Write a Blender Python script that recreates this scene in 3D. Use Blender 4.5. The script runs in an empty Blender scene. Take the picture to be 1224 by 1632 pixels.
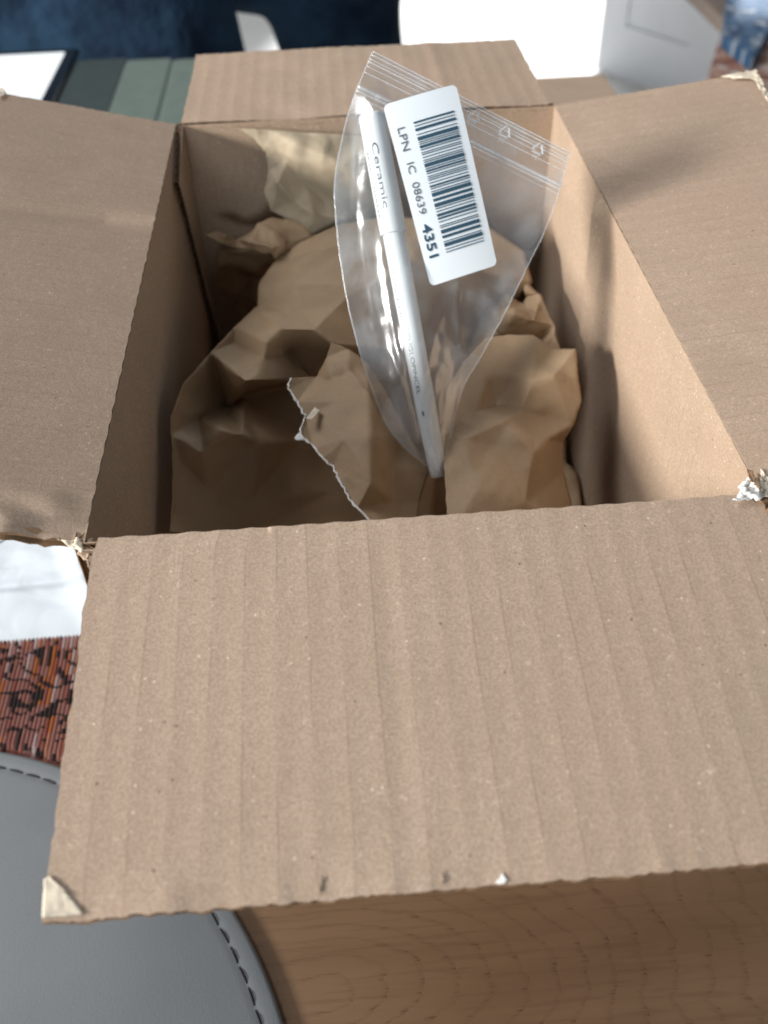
import bpy, bmesh, math, random
from mathutils import Vector, Matrix, noise, geometry
R = math.radians
random.seed(7)
sc = bpy.context.scene
COL = sc.collection

# ------------------------------------------------------------------ camera
CAMROT = Matrix(((0.99712227, 0.06746191, -0.03458422),
                 (-0.0718397, 0.69514696, -0.71526901),
                 (-0.0242123, 0.71569518, 0.69799296)))
CAMPOS = Vector((0.07806, -0.19329, 0.19155))
FPX = 1482.68                       # focal length in photo pixels (1224 wide)
cam = bpy.data.cameras.new("camera")
camo = bpy.data.objects.new("camera", cam)
COL.objects.link(camo)
camo.matrix_world = Matrix.Translation(CAMPOS) @ CAMROT.to_4x4()
cam.sensor_fit = 'HORIZONTAL'
cam.sensor_width = 36
cam.lens = FPX / 1224 * 36
cam.clip_start = 0.005
cam.clip_end = 60
cam.dof.use_dof = True
cam.dof.focus_distance = 0.315
cam.dof.aperture_fstop = 15
sc.camera = camo

# ------------------------------------------------------------------ light
w = bpy.data.worlds.new("World")
sc.world = w
w.use_nodes = True
w.node_tree.nodes["Background"].inputs[0].default_value = (0.80, 0.90, 1.0, 1)
w.node_tree.nodes["Background"].inputs[1].default_value = 0.22


def area(name, loc, target, sx, sy, power, col):
    l = bpy.data.lights.new(name, 'AREA')
    l.shape = 'RECTANGLE'
    l.size, l.size_y, l.energy, l.color = sx, sy, power, col
    o = bpy.data.objects.new(name, l)
    o.location = loc
    d = Vector(target) - Vector(loc)
    o.rotation_euler = d.to_track_quat('-Z', 'Y').to_euler()
    COL.objects.link(o)
    return o


area("window_light", (-2.55, -0.62, 0.82), (0.1, 0.15, 0), 0.80, 0.40, 215, (1.0, 0.965, 0.92))
area("sky_window_light", (-0.25, -2.5, 0.60), (0.1, 0.15, 0), 0.7, 0.3, 30, (0.88, 0.95, 1.0))
area("ceiling_bounce_light", (-1.3, 0.75, 1.9), (0.1, 0.15, 0), 1.1, 1.1, 44, (0.97, 0.97, 1.0))
area("patio_light", (0.9, 4.2, 1.6), (0.1, 0.3, -0.1), 1.2, 1.4, 45, (0.93, 0.97, 1.0))
sp = bpy.data.lights.new("sunlit_floor_light", 'SPOT')
sp.energy = 2600
sp.spot_size = R(46)
sp.spot_blend = 0.12
sp.shadow_soft_size = 0.05
spo = bpy.data.objects.new("sunlit_floor_light", sp)
spo.location = (2.2, 4.9, 2.6)
spo.rotation_euler = (Vector((1.62, 3.3, -0.95)) - Vector(spo.location)).to_track_quat('-Z', 'Y').to_euler()
COL.objects.link(spo)

sc.view_settings.view_transform = 'Standard'
sc.view_settings.look = 'None'
sc.view_settings.exposure = -0.50
sc.view_settings.gamma = 1
sc.cycles.max_bounces = 8
sc.cycles.transparent_max_bounces = 16


# ------------------------------------------------------------------ helpers
def ray(px, py):
    return CAMROT @ Vector(((px - 612) / FPX, -(py - 816) / FPX, -1.0))


def at_z(px, py, z):
    d = ray(px, py)
    return CAMPOS + d * ((z - CAMPOS.z) / d.z)


def at_y(px, py, y):
    d = ray(px, py)
    return CAMPOS + d * ((y - CAMPOS.y) / d.y)


def at_plane(px, py, P, N):
    d = ray(px, py)
    return CAMPOS + d * ((P - CAMPOS).dot(N) / d.dot(N))


def fbm(x, y, z=0.0, o=3):
    return noise.fractal(Vector((x, y, z)), 0.6, 2.0, o)


def tag(o, label=None, cat=None, group=None, kind=None):
    for k, v in (('label', label), ('category', cat), ('group', group), ('kind', kind)):
        if v:
            o[k] = v
    return o


def empty(name, loc, label, cat, group=None):
    o = bpy.data.objects.new(name, None)
    o.empty_display_size = 0.02
    o.location = loc
    COL.objects.link(o)
    return tag(o, label, cat, group)


def link(name, me, mats, parent=None, smooth=False):
    o = bpy.data.objects.new(name, me)
    COL.objects.link(o)
    if not isinstance(mats, (list, tuple)):
        mats = [mats]
    for m in mats:
        if m and len(me.materials) < len(mats):
            me.materials.append(m)
    if smooth:
        me.polygons.foreach_set('use_smooth', [True] * len(me.polygons))
    if parent:
        o.parent = parent
        o.matrix_parent_inverse = Matrix.Translation(-parent.location)
    return o


class MB:
    """collects geometry of one mesh, with uv in metres"""
    def __init__(s):
        s.v, s.f, s.uv, s.mi = [], [], [], []

    def add(s, vs, fs, uvs=None, mi=0):
        b = len(s.v)
        s.v += [tuple(p) for p in vs]
        s.uv += list(uvs) if uvs else [(p[0], p[1]) for p in vs]
        for f in fs:
            s.f.append(tuple(b + i for i in f))
            s.mi.append(mi)

    def grid(s, fn, nu, nv, uvfn=None, mi=0, flip=False, closed_u=False):
        vs, uvs = [], []
        for j in range(nv + 1):
            for i in range(nu + 1):
                a, b = i / nu, j / nv
                vs.append(fn(a, b))
                uvs.append(uvfn(a, b) if uvfn else (a, b))
        fs = []
        for j in range(nv):
            for i in range(nu):
                k = j * (nu + 1) + i
                q = (k, k + 1, k + nu + 2, k + nu + 1)
                fs.append(q[::-1] if flip else q)
        s.add(vs, fs, uvs, mi)

    def box(s, x0, x1, y0, y1, z0, z1, mi=0):
        v = [(x, y, z) for z in (z0, z1) for y in (y0, y1) for x in (x0, x1)]
        s.add(v, [(0, 2, 3, 1), (4, 5, 7, 6), (0, 1, 5, 4), (2, 6, 7, 3), (0, 4, 6, 2), (1, 3, 7, 5)], mi=mi)

    def tube(s, pts, rad, n=8, cap=True, mi=0):
        pts = [Vector(p) for p in pts]
        rings, fs = [], []
        L = 0
        uvs = []
        up = Vector((0.13, 0.21, 0.97))
        for i, p in enumerate(pts):
            t = (pts[min(i + 1, len(pts) - 1)] - pts[max(i - 1, 0)]).normalized()
            a = t.cross(up).normalized()
            b = t.cross(a)
            r = rad[i] if isinstance(rad, (list, tuple)) else rad
            if i:
                L += (p - pts[i - 1]).length
            for k in range(n):
                an = 2 * math.pi * k / n
                rings.append(p + (a * math.cos(an) + b * math.sin(an)) * r)
                uvs.append((an * max(r, 1e-4), L))
        for i in range(len(pts) - 1):
            for k in range(n):
                k2 = (k + 1) % n
                fs.append((i * n + k, i * n + k2, (i + 1) * n + k2, (i + 1) * n + k))
        if cap:
            fs.append(tuple(range(n))[::-1])
            fs.append(tuple((len(pts) - 1) * n + k for k in range(n)))
        s.add(rings, fs, uvs, mi)

    def build(s, name, mats, parent=None, smooth=False):
        me = bpy.data.meshes.new(name)
        me.from_pydata(s.v, [], s.f)
        ul = me.uv_layers.new(name="uv")
        for p in me.polygons:
            for li in p.loop_indices:
                ul.data[li].uv = s.uv[me.loops[li].vertex_index]
        me.polygons.foreach_set('material_index', s.mi)
        me.update()
        return link(name, me, mats, parent, smooth)


# ------------------------------------------------------------------ material helpers
class NT:
    def __init__(s, name):
        s.m = bpy.data.materials.new(name)
        s.m.use_nodes = True
        s.t = s.m.node_tree
        s.b = s.t.nodes["Principled BSDF"]
        s.out = s.t.nodes["Material Output"]

    def n(s, kind, **kw):
        nd = s.t.nodes.new(kind)
        for k, v in kw.items():
            if k.startswith('_'):
                setattr(nd, k[1:], v)
            else:
                key = int(k[1:]) if k[0] == 'i' and k[1:].isdigit() else k.replace('__', ' ')
                if isinstance(v, bpy.types.NodeSocket):
                    s.t.links.new(v, nd.inputs[key])
                else:
                    nd.inputs[key].default_value = v
        return nd

    def math(s, op, a, b=0.0, c=0.0, clamp=False):
        nd = s.n('ShaderNodeMath', _operation=op, i0=a, i1=b, i2=c)
        nd.use_clamp = clamp
        return nd.outputs[0]

    def mix(s, f, a, b, blend='MIX'):
        nd = s.t.nodes.new('ShaderNodeMix')
        nd.data_type = 'RGBA'
        nd.blend_type = blend
        for k, v in ((0, f), (6, a), (7, b)):
            if isinstance(v, bpy.types.NodeSocket):
                s.t.links.new(v, nd.inputs[k])
            else:
                nd.inputs[k].default_value = v
        return nd.outputs[2]

    def ramp(s, f, a, b):
        nd = s.n('ShaderNodeMapRange', Value=f, From__Min=a, From__Max=b)
        nd.interpolation_type = 'SMOOTHSTEP'
        return nd.outputs[0]

    def noise(s, vec, scale, detail=3, rough=0.55, dist=0.0):
        return s.n('ShaderNodeTexNoise', Vector=vec, Scale=scale, Detail=detail, Roughness=rough, Distortion=dist).outputs[0]

    def uv(s):
        return s.n('ShaderNodeUVMap', _uv_map="uv").outputs[0]

    def obj(s):
        return s.n('ShaderNodeNewGeometry').outputs[0]

    def scale(s, v, sv, loc=(0, 0, 0)):
        return s.n('ShaderNodeMapping', Vector=v, Scale=sv, Location=loc).outputs[0]

    def set(s, **kw):
        for k, v in kw.items():
            k = k.replace('__', ' ')
            if isinstance(v, bpy.types.NodeSocket):
                s.t.links.new(v, s.b.inputs[k])
            else:
                s.b.inputs[k].default_value = v
        return s

    def bump(s, h, strength=0.5, dist=0.001):
        s.set(Normal=s.n('ShaderNodeBump', Strength=strength, Distance=dist, Height=h).outputs[0])


def c4(r, g, b):
    return (r, g, b, 1)


def kraft(name, base, flute=0.6, fade=0.0, pitch=0.0088, grain=1.0):
    """kraft board: mottled pulp, fibres, specks and faint flute lines (uv.x runs across the flutes)"""
    t = NT(name)
    g = t.obj()
    u = t.uv()
    c = c4(*base)
    n1 = t.noise(g, 45, 3)
    n2 = t.noise(g, 1300, 4, 0.7)
    n3 = t.noise(g, 9, 2)
    col = t.mix(t.ramp(n1, 0.3, 0.75), c4(base[0] * .93, base[1] * .92, base[2] * .90), c4(base[0] * 1.06, base[1] * 1.06, base[2] * 1.05))
    col = t.mix(t.ramp(n3, 0.35, 0.7), col, c4(base[0] * 1.0, base[1] * .97, base[2] * .95))
    f = t.math('MULTIPLY', t.ramp(n2, 0.38, 0.62), 0.72 * grain)
    col = t.mix(f, col, c4(base[0] * .72, base[1] * .68, base[2] * .64))
    # curly fibres, pale and dark
    for sc_, th, k, tone in ((430, .020, 0.75, (1.45, 1.5, 1.55)), (560, .019, 0.8, (.52, .47, .43))):
        a = t.noise(t.scale(g, (1, 1, 1), (sc_ * .01, .3, 0)), sc_, 1, 0.5, 1.2)
        near = t.math('SUBTRACT', 1.0, t.ramp(t.math('ABSOLUTE', t.math('SUBTRACT', a, 0.5)), 0, th))
        msk = t.ramp(t.noise(g, sc_ * .8 + 17, 2), 0.53, 0.63)
        col = t.mix(t.math('MULTIPLY', t.math('MULTIPLY', near, msk), k * grain), col, c4(*[min(1, base[i] * tone[i]) for i in range(3)]))
    # specks
    for sc_, th, tone in ((330, .07, (.30, .24, .2)), (420, .075, (1.7, 1.8, 1.9))):
        vo = t.n('ShaderNodeTexVoronoi', Vector=g, Scale=sc_)
        rnd = t.ramp(t.n('ShaderNodeSeparateColor', Color=vo.outputs['Color']).outputs[0], 0.93, 0.95)
        dot = t.math('SUBTRACT', 1.0, t.ramp(vo.outputs['Distance'], th, th * 2.6))
        col = t.mix(t.math('MULTIPLY', t.math('MULTIPLY', dot, rnd), 0.8), col, c4(*[min(1, base[i] * tone[i]) for i in range(3)]))
    h = t.math('MULTIPLY', n2, 0.5)
    if flute:
        sx = t.n('ShaderNodeSeparateXYZ', Vector=u).outputs
        wob = t.math('MULTIPLY', t.math('SUBTRACT', t.noise(t.scale(u, (1, .25, 1)), 60, 2), 0.5), 0.0022)
        ph = t.math('DIVIDE', t.math('ADD', sx[0], wob), pitch)
        tri = t.math('PINGPONG', ph, 0.5)            # 0 at a flute line
        line = t.math('SUBTRACT', 1.0, t.ramp(tri, 0.0, 0.055))
        side = t.math('SUBTRACT', 1.0, t.ramp(tri, 0.0, 0.22))
        brk = t.ramp(t.noise(t.scale(u, (1, .35, 1), (.3, .1, 0)), 75, 3), 0.42, 0.62)
        ln = t.math('MULTIPLY', line, t.math('MULTIPLY_ADD', brk, 0.75, 0.12))
        col = t.mix(t.math('MULTIPLY', ln, 0.62 * flute), col, c4(base[0] * .42, base[1] * .34, base[2] * .28))
        h = t.math('SUBTRACT', h, t.math('MULTIPLY', side, 0.14 * flute))
    t.set(Base__Color=col, Roughness=0.86, Specular__IOR__Level=0.22)
    t.bump(h, 0.55, 0.00035)
    return t.m


M = {}
M['kraft'] = kraft('cardboard', (0.445, 0.343, 0.263), 0.62)
M['kraft_in'] = kraft('cardboard_inner', (0.455, 0.345, 0.255), 0.30)
M['kraft_weak'] = kraft('cardboard_flap', (0.445, 0.338, 0.255), 0.45)
M['core'] = kraft('corrugated_core', (0.27, 0.17, 0.10), 0, grain=.6)


def simple(name, col, rough=0.6, spec=0.4, nscale=0, amt=0.1, bump=0.0, bscale=400, bd=0.0003, **kw):
    t = NT(name)
    if nscale:
        n1 = t.noise(t.obj(), nscale, 4)
        c = t.mix(t.ramp(n1, 0.3, 0.7), c4(*[x * (1 - amt) for x in col]), c4(*[min(1, x * (1 + amt)) for x in col]))
        t.set(Base__Color=c)
    else:
        t.set(Base__Color=c4(*col))
    t.set(Roughness=rough, Specular__IOR__Level=spec, **kw)
    if bump:
        t.bump(t.noise(t.obj(), bscale, 3), bump, bd)
    return t.m


M['pale_pulp'] = simple('peeled_pulp', (0.66, 0.58, 0.46), 0.9, 0.1, 300, 0.12, 0.5, 900)
M['white_pulp'] = simple('torn_white_pulp', (0.80, 0.78, 0.74), 0.9, 0.1, 300, 0.1, 0.5, 900)


def paper_mat(name, base):
    t = NT(name)
    g = t.obj()
    n1 = t.noise(g, 30, 3)
    col = t.mix(t.ramp(n1, 0.3, 0.7), c4(*[x * .93 for x in base]), c4(*[x * 1.06 for x in base]))
    n2 = t.noise(t.scale(g, (1, 1, 1)), 700, 3, 0.7)
    col = t.mix(t.math('MULTIPLY', t.ramp(n2, 0.4, 0.7), 0.25), col, c4(*[x * .72 for x in base]))
    t.set(Base__Color=col, Roughness=0.62, Specular__IOR__Level=0.35)
    st = t.noise(t.uv(), 160, 3, 0.6, 0.3)
    wv = t.n('ShaderNodeVectorMath', _operation='ADD', i0=g, i1=t.n('ShaderNodeVectorMath', _operation='SCALE', i0=t.n('ShaderNodeTexNoise', Vector=g, Scale=30.0, Detail=2.0).outputs[1], Scale=0.03).outputs[0]).outputs[0]
    vo = t.n('ShaderNodeTexVoronoi', Vector=wv, Scale=42)
    vo2 = t.n('ShaderNodeTexVoronoi', Vector=wv, Scale=95)
    msk = t.ramp(t.noise(g, 22, 2), 0.48, 0.62)
    cr = t.math('ADD', t.math('MULTIPLY', vo.outputs['Distance'], 1.6), t.math('MULTIPLY', t.math('MULTIPLY', vo2.outputs['Distance'], 0.9), msk))
    t.bump(t.math('ADD', t.math('ADD', t.math('MULTIPLY', n2, 0.12), t.math('MULTIPLY', st, .5)), cr), 0.34, 0.0011)
    tr = t.n('ShaderNodeBsdfTranslucent', Color=c4(base[0] * 1.1, base[1] * .9, base[2] * .7))
    mx = t.n('ShaderNodeMixShader', i0=0.16, i1=t.b.outputs[0], i2=tr.outputs[0])
    t.t.links.new(mx.outputs[0], t.out.inputs[0])
    return t.m


M['paper'] = paper_mat('brown_packing_paper', (0.45, 0.315, 0.192))
M['paper_pale'] = paper_mat('pale_packing_paper', (0.46, 0.38, 0.27))


# =================================================================== THE CARTON
BW, BD, BH, T = 0.2, 0.304, 0.2, 0.0034
FL = 0.1045
PITCH = 0.0088
TABLE_Z = -BH - 0.002

box = empty('cardboard_box', (BW / 2, BD / 2, TABLE_Z), 'open brown corrugated cardboard box with four spread flaps holding paper and a bagged pen', 'box')


def slab(name, O, U, V, N, lu, lv, disp, trim=None, thick=T, mats=None, nu=None, nv=None, label=None, crush=0.0, fold_bead=True, seed=0, rag=0.0003, parent=box):
    """a corrugated panel: inner liner, outer liner and the fluted core between them.
    U runs along the fold, V away from it, N up out of the inner face."""
    O, U, V, N = map(Vector, (O, U, V, N))
    U.normalize(); V.normalize(); N.normalize()
    nu = nu or int(lu / 0.0011)
    nv = nv or int(lv / 0.0022)
    m = MB()

    def pt(a, b, w):
        u, v = a * lu, b * lv
        # ragged cut edges
        ea = (abs(a - .5) * 2) ** 30
        eb = b ** 30
        du = ea * fbm(v * 420, seed + 3.1, 0, 3) * rag * 1.6
        dv = eb * fbm(u * 300, seed + 7.7, 0, 4) * rag * 2.4
        if fold_bead:
            dv -= (1 - b) ** 40 * 0.0005 * (0.5 + 0.5 * math.cos(2 * math.pi * u / PITCH)) * (0.6 + .6 * noise.noise(Vector((u * 90, seed, 0))))
        if trim:
            u2, v2 = trim(u + du, v + dv)
        else:
            u2, v2 = u + du, v + dv
        th = thick * (1 - crush * b ** 10 * (0.75 + 0.5 * noise.noise(Vector((u * 60, seed, 2)))))
        d = disp(u, v) if disp else 0.0
        return O + U * u2 + V * v2 + N * (d - th * w)

    def uvf(a, b):
        return (a * lu, b * lv)
    lt = 0.11
    m.grid(lambda a, b: pt(a, b, 0), nu, nv, uvf, 0)
    m.grid(lambda a, b: pt(a, b, lt), nu, nv, uvf, 1, True)
    m.grid(lambda a, b: pt(a, b, 1 - lt), nu, nv, uvf, 1)
    m.grid(lambda a, b: pt(a, b, 1), nu, nv, uvf, 0, True)
    for w0, w1 in ((0, lt), (1 - lt, 1)):       # liner rims
        m.grid(lambda a, b: pt(a, 1, w0 + (w1 - w0) * b), nu, 1, uvf, 1, True)
        m.grid(lambda a, b: pt(a, 0, w0 + (w1 - w0) * b), nu, 1, uvf, 0)
        m.grid(lambda a, b: pt(0, a, w0 + (w1 - w0) * b), nv, 1, uvf, 1, True)
        m.grid(lambda a, b: pt(1, a, w0 + (w1 - w0) * b), nv, 1, uvf, 1)
    per = lu / PITCH
    nw = int(per * 10)
    m.grid(lambda a, b: pt(a * .998 + .001, b * .996 + .002, 0.5 - (0.5 - lt) * math.cos(2 * math.pi * a * per)), nw, max(6, nv // 4), uvf, 1)
    o = m.build(name, [mats or M['kraft'], M['core']], parent, True)
    if label:
        o['label'] = label
    return o


def warp(seed, amp):
    return lambda u, v: amp * fbm(u * 14, v * 14, seed, 3)


# --- flaps
aF, aB, aR, aL = 0.1539, 0.0025, -0.1138, -0.2352
gp = 0.003


def d_front(u, v):
    d = 0.0007 * fbm(u * 9, v * 8, 1.0, 2)
    d += 0.00003 * math.cos(2 * math.pi * u / PITCH)
    d -= 0.00018 * math.exp(-((u - 0.083) / 0.004) ** 2) * min(1, (v / .03))          # soft crease through the middle
    e = max(0, v - 0.088) / 0.0165
    d -= e * e * 0.0010 * (1 + noise.noise(Vector((u * 55, 0, 0))))
    d += e ** 3 * 0.0004 * noise.noise(Vector((u * 160, 3, 0)))
    return d


def trim_front(u, v):
    # blunt corner at the fold on the left, slightly wavy sides
    f = max(0, 1 - v / 0.006)
    u += f * 0.0015 * (1 if u < 0.05 else 0)
    if u < 0.002:
        u += 0.00014 * math.sin(v * 2 * math.pi / 0.0028) + 0.0002 * math.sin(v * 170)
    return u, v


slab('flap', (gp, 0, 0), (1, 0, 0), (0, -math.cos(aF), -math.sin(aF)), (0, -math.sin(aF), math.cos(aF)), BW - gp - .001, FL, d_front, trim_front,
     mats=M['kraft'], label='front flap folded out towards the viewer with strong flute lines', crush=0.5, seed=1, rag=0.00022)


def d_left(u, v):
    # u = 0 at far end
    y = BD - u
    d = 0.0005 * fbm(u * 9, v * 9, 5.0, 2)
    d -= 0.0022 * math.exp(-((y - 0.196 + v * .12) / 0.007) ** 2) * min(1, v / .02)
    e = max(0, u - (BD - 0.022)) / 0.022
    d += e * 0.0036 * noise.noise(Vector((u * 110 + v * 60, v * 60 - u * 50, 1))) - e * e * 0.003
    return d


slab('flap', (0, BD - .001, 0), (0, -1, 0), (-math.cos(aL), 0, -math.sin(aL)), (-math.sin(aL) * -1 * -1, 0, math.cos(aL)), BD - .003, FL, d_left,
     mats=M['kraft_weak'], label='left flap spread outward with a crumpled near corner', crush=0.3, seed=2, rag=0.0006)


def d_right(u, v):
    # u = 0 at near end
    y = u
    d = 0.0006 * fbm(u * 9, v * 9, 9.0, 2)
    d += 0.0011 * math.cos(2 * math.pi * u / PITCH) * .08
    d -= 0.0026 * math.exp(-((y - 0.200 - v * .22) / 0.008) ** 2) * (1 - min(1, v / .075) * .8) * min(1, v / .012)
    e = max(0, u - (BD - 0.012)) / 0.012 * max(0, v - 0.085) / 0.02
    d += e * 0.004 * noise.noise(Vector((u * 300, v * 300, 1)))
    return d


def trim_right(u, v):
    # torn far outer corner
    k = max(0, (u - (BD - 0.010)) / 0.010) * max(0, (v - 0.092) / 0.0125)
    u -= k * 0.006
    return u, v


slab('flap', (BW, .001, 0), (0, 1, 0), (math.cos(aR), 0, -math.sin(aR)), (math.sin(aR), 0, math.cos(aR)), BD - .003, FL, d_right, trim_right,
     mats=M['kraft_weak'], label='right flap spread outward, torn at its far corner', crush=0.4, seed=3, rag=0.0006)


def d_back(u, v):
    # u = 0 at right end, runs to the left
    x = BW - u
    d = 0.0009 * fbm(u * 12, v * 12, 13.0, 3) + 0.00004 * math.cos(2 * math.pi * u / PITCH)
    d += 0.0004 * math.exp(-((x - 0.148) / 0.005) ** 2)
    d -= 0.0018 * max(0, 1 - v / 0.010) * 0.0
    return d


slab('flap', (BW - gp, BD, 0), (-1, 0, 0), (0, math.cos(aB), -math.sin(aB)), (0, math.sin(aB), math.cos(aB)), BW - 2 * gp, FL, d_back,
     mats=M['kraft_weak'], label='back flap folded out away from the viewer', crush=0.3, seed=4, rag=0.0004)


# --- walls (inner face towards the inside)
def d_wall(seed, amp=0.0008):
    return lambda u, v: amp * fbm(u * 10, v * 10, seed, 3) * min(1, v / .02)


def d_rwall(u, v):
    y = BD - u
    k = min(1, v / .012)
    d = 0.0009 * fbm(u * 10, v * 9, 21.0, 3) * k
    d += 0.0045 * math.exp(-((y - 0.196) / 0.0055) ** 2) * math.exp(-v / .075) * min(1, v / .006)
    d += 0.0030 * max(0, min(1, (y - .2) / .03)) * min(1, v / .02) * (1 - max(0, min(1, (y - .26) / .04)))
    return d


slab('wall', (0, 0, -0.0012), (1, 0, 0), (0, 0, -1), (0, 1, 0), BW, BH - .0025, d_wall(31), mats=M['kraft_in'], fold_bead=False, seed=11, nu=60, nv=30, label='front wall under the folded flap')
slab('wall', (BW, BD, -0.0012), (-1, 0, 0), (0, 0, -1), (0, -1, 0), BW, BH - .0025, d_wall(32), mats=M['kraft_in'], fold_bead=False, seed=12, nu=60, nv=50, label='back wall')
slab('wall', (0, BD, -0.0012), (0, -1, 0), (0, 0, -1), (1, 0, 0), BD, BH - .0025, d_wall(33), mats=M['kraft_in'], fold_bead=False, seed=13, nu=110, nv=50, label='left wall in shade')
# right wall: u = 0 at far end and v downwards
slab('wall', (BW, BD, -0.0012), (0, -1, 0), (0, 0, -1), (-1, 0, 0), BD, BH - .0025, d_rwall, mats=M['kraft_in'], fold_bead=False, seed=14, nu=160, nv=90, label='right wall lit by the window, with a vertical crease')
m = MB()
m.box(0, BW, 0, BD, -BH, -BH + .003)
m.build('base', M['kraft_in'], box)

# --- glued joint tab with its cut edge showing the flutes
m = MB()
tab = [(0.3035, -0.0015), (0.2985, -0.0012), (0.2595, -0.0120), (0.2680, -0.0350), (0.2960, -0.1230), (0.3000, -0.195), (0.3035, -0.195)]
tx0, tx1 = 0.0004, 0.0036
dense = []
for i in range(len(tab)):
    a, b = Vector(tab[i]), Vector(tab[(i + 1) % len(tab)])
    n_ = max(1, int((b - a).length / 0.001))
    for k in range(n_):
        dense.append(a.lerp(b, k / n_))
for x0, x1 in ((tx0, tx0 + .0004), (tx1 - .0004, tx1)):
    n_ = len(dense)
    vs = [(x0, p[0], p[1]) for p in dense] + [(x1, p[0], p[1]) for p in dense]
    m.add(vs, [tuple(range(n_))[::-1], tuple(range(n_, 2 * n_))] + [(i, (i + 1) % n_, n_ + (i + 1) % n_, n_ + i) for i in range(n_)], [(p[1], p[2]) for p in vs], 0)
n_ = len(dense)
vs, fs, L = [], [], 0
for i, p in enumerate(dense):       # zigzag flute between the liners, slightly recessed
    q = p + (Vector((0.29, -0.06)) - p).normalized() * 0.0005
    L += 0.001
    k = 0.5 - 0.5 * math.cos(2 * math.pi * L / 0.0062)
    xm = tx0 + .0004 + (tx1 - tx0 - .0008) * k
    vs += [(xm - .00018, q[0], q[1]), (xm + .00018, q[0], q[1]), (xm + .00018, q[0] + .004, q[1]), (xm - .00018, q[0] + .004, q[1])]
for i in range(n_ - 1):
    a, b = i * 4, i * 4 + 4
    fs += [(a, a + 1, b + 1, b), (a + 1, a + 2, b + 2, b + 1), (a + 3, a, b, b + 3)]
m.add(vs, fs, mi=1)
m.build('glue_tab', [M['kraft_in'], M['core']], box)


# --- torn and peeled bits
def flake(name, pts, mat, lift=0.0004, amp=0.0005, parent=box, seed=0, sub=3):
    """thin ragged scrap from world points (fan), with curl"""
    bm = bmesh.new()
    pts = [Vector(p) for p in pts]
    vv = [bm.verts.new(p) for p in pts]
    bm.faces.new(vv)
    bmesh.ops.triangulate(bm, faces=bm.faces[:])
    for _ in range(sub):
        bmesh.ops.subdivide_edges(bm, edges=bm.edges[:], cuts=1, use_grid_fill=True)
    bm.normal_update()
    for v in bm.verts:
        q = v.co * 600
        v.co += Vector((noise.noise(q + Vector((seed, 0, 0))), noise.noise(q + Vector((0, seed + 9, 0))), noise.noise(q + Vector((5, 0, seed))))) * amp + Vector((0, 0, lift))
    me = bpy.data.meshes.new(name)
    bm.to_mesh(me)
    bm.free()
    ul = me.uv_layers.new(name="uv")
    o = link(name, me, mat, parent, True)
    md = o.modifiers.new('thickness', 'SOLIDIFY')
    md.thickness = 0.00022
    md.offset = 0
    return o


def on_front(px, py, lift=0.0003):
    N = Vector((0, -math.sin(aF), math.cos(aF)))
    p = at_plane(px, py, Vector((0, 0, 0)), N)
    v = min(FL, math.hypot(p.y, p.z))
    return p + N * (d_front(p.x - gp, v) + lift)


def on_flap(px, py, side, lift=0.0006):
    if side == 'R':
        N = Vector((math.sin(aR), 0, math.cos(aR)))
        P = Vector((BW, 0, 0))
    else:
        N = Vector((-math.sin(aL), 0, math.cos(aL)))
        P = Vector((0, 0, 0))
    return at_plane(px, py, P + N * lift, N)


flake('peeled_corner', [on_front(x, y, .0004) for x, y in ((66, 1462), (71, 1402), (80, 1398), (104, 1420), (132, 1455), (100, 1460))], M['pale_pulp'], seed=1, lift=0, amp=.00022)
flake('torn_chip', [on_front(x, y) for x, y in ((791, 1404), (800, 1389), (809, 1402), (804, 1407), (797, 1407))], M['white_pulp'], seed=2, lift=0, amp=.0002)
flake('torn_chip', [on_front(x, y) for x, y in ((701, 1403), (703, 1388), (709, 1399), (707, 1406))], M['kraft_in'], seed=3, lift=0, amp=.0002)
flake('torn_chip', [on_front(x, y) for x, y in ((503, 1416), (512, 1396), (515, 1400), (509, 1420))], M['kraft_in'], seed=4, lift=0, amp=.0002)
# near left corner: split liner, layers and fluff
zc = -0.002
for i, pts in enumerate([((70, 842), (96, 836), (122, 858), (138, 872), (132, 884), (108, 870)),
                         ((118, 862), (150, 858), (146, 878), (140, 906), (128, 884)),
                         ((84, 848), (92, 838), (102, 852), (96, 858))]):
    flake('torn_liner', [at_z(x, y, zc - .001 * i) for x, y in pts], [M['pale_pulp'], M['kraft_in'], M['white_pulp']][i], seed=10 + i, amp=.0012)
# near right corner: white torn liner with a dark split
for i, (pts, mt) in enumerate([(((1172, 800), (1176, 778), (1196, 758), (1206, 770), (1212, 796)), 'white_pulp'),
                               (((1200, 772), (1212, 750), (1230, 768), (1226, 792), (1210, 798)), 'pale_pulp'),
                               (((1208, 788), (1236, 776), (1238, 810), (1222, 826), (1216, 808)), 'core')]):
    flake('torn_liner', [at_z(x, y, 0.0012 - .001 * i) for x, y in pts], M[mt], seed=20 + i, amp=.0014)
for i, pts in enumerate([((1196, 770), (1190, 748), (1199, 752), (1204, 772)), ((1204, 776), (1207, 756), (1211, 760), (1209, 780))]):
    flake('torn_liner', [at_z(x, y, 0.003) for x, y in pts], M['core'], seed=30 + i, amp=.0005)
# far right corner of the right flap: fluffy tear
flake('torn_corner', [on_flap(x, y, 'R', .001) for x, y in ((1150, 122), (1204, 112), (1212, 126), (1224, 150), (1236, 176), (1222, 160), (1200, 128))], M['pale_pulp'], seed=41, amp=.0012)
flake('torn_corner', [on_flap(x, y, 'L', .001) for x, y in ((-2, 143), (4, 141), (10, 150), (0, 158))], M['pale_pulp'], seed=42, amp=.0006)


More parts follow.
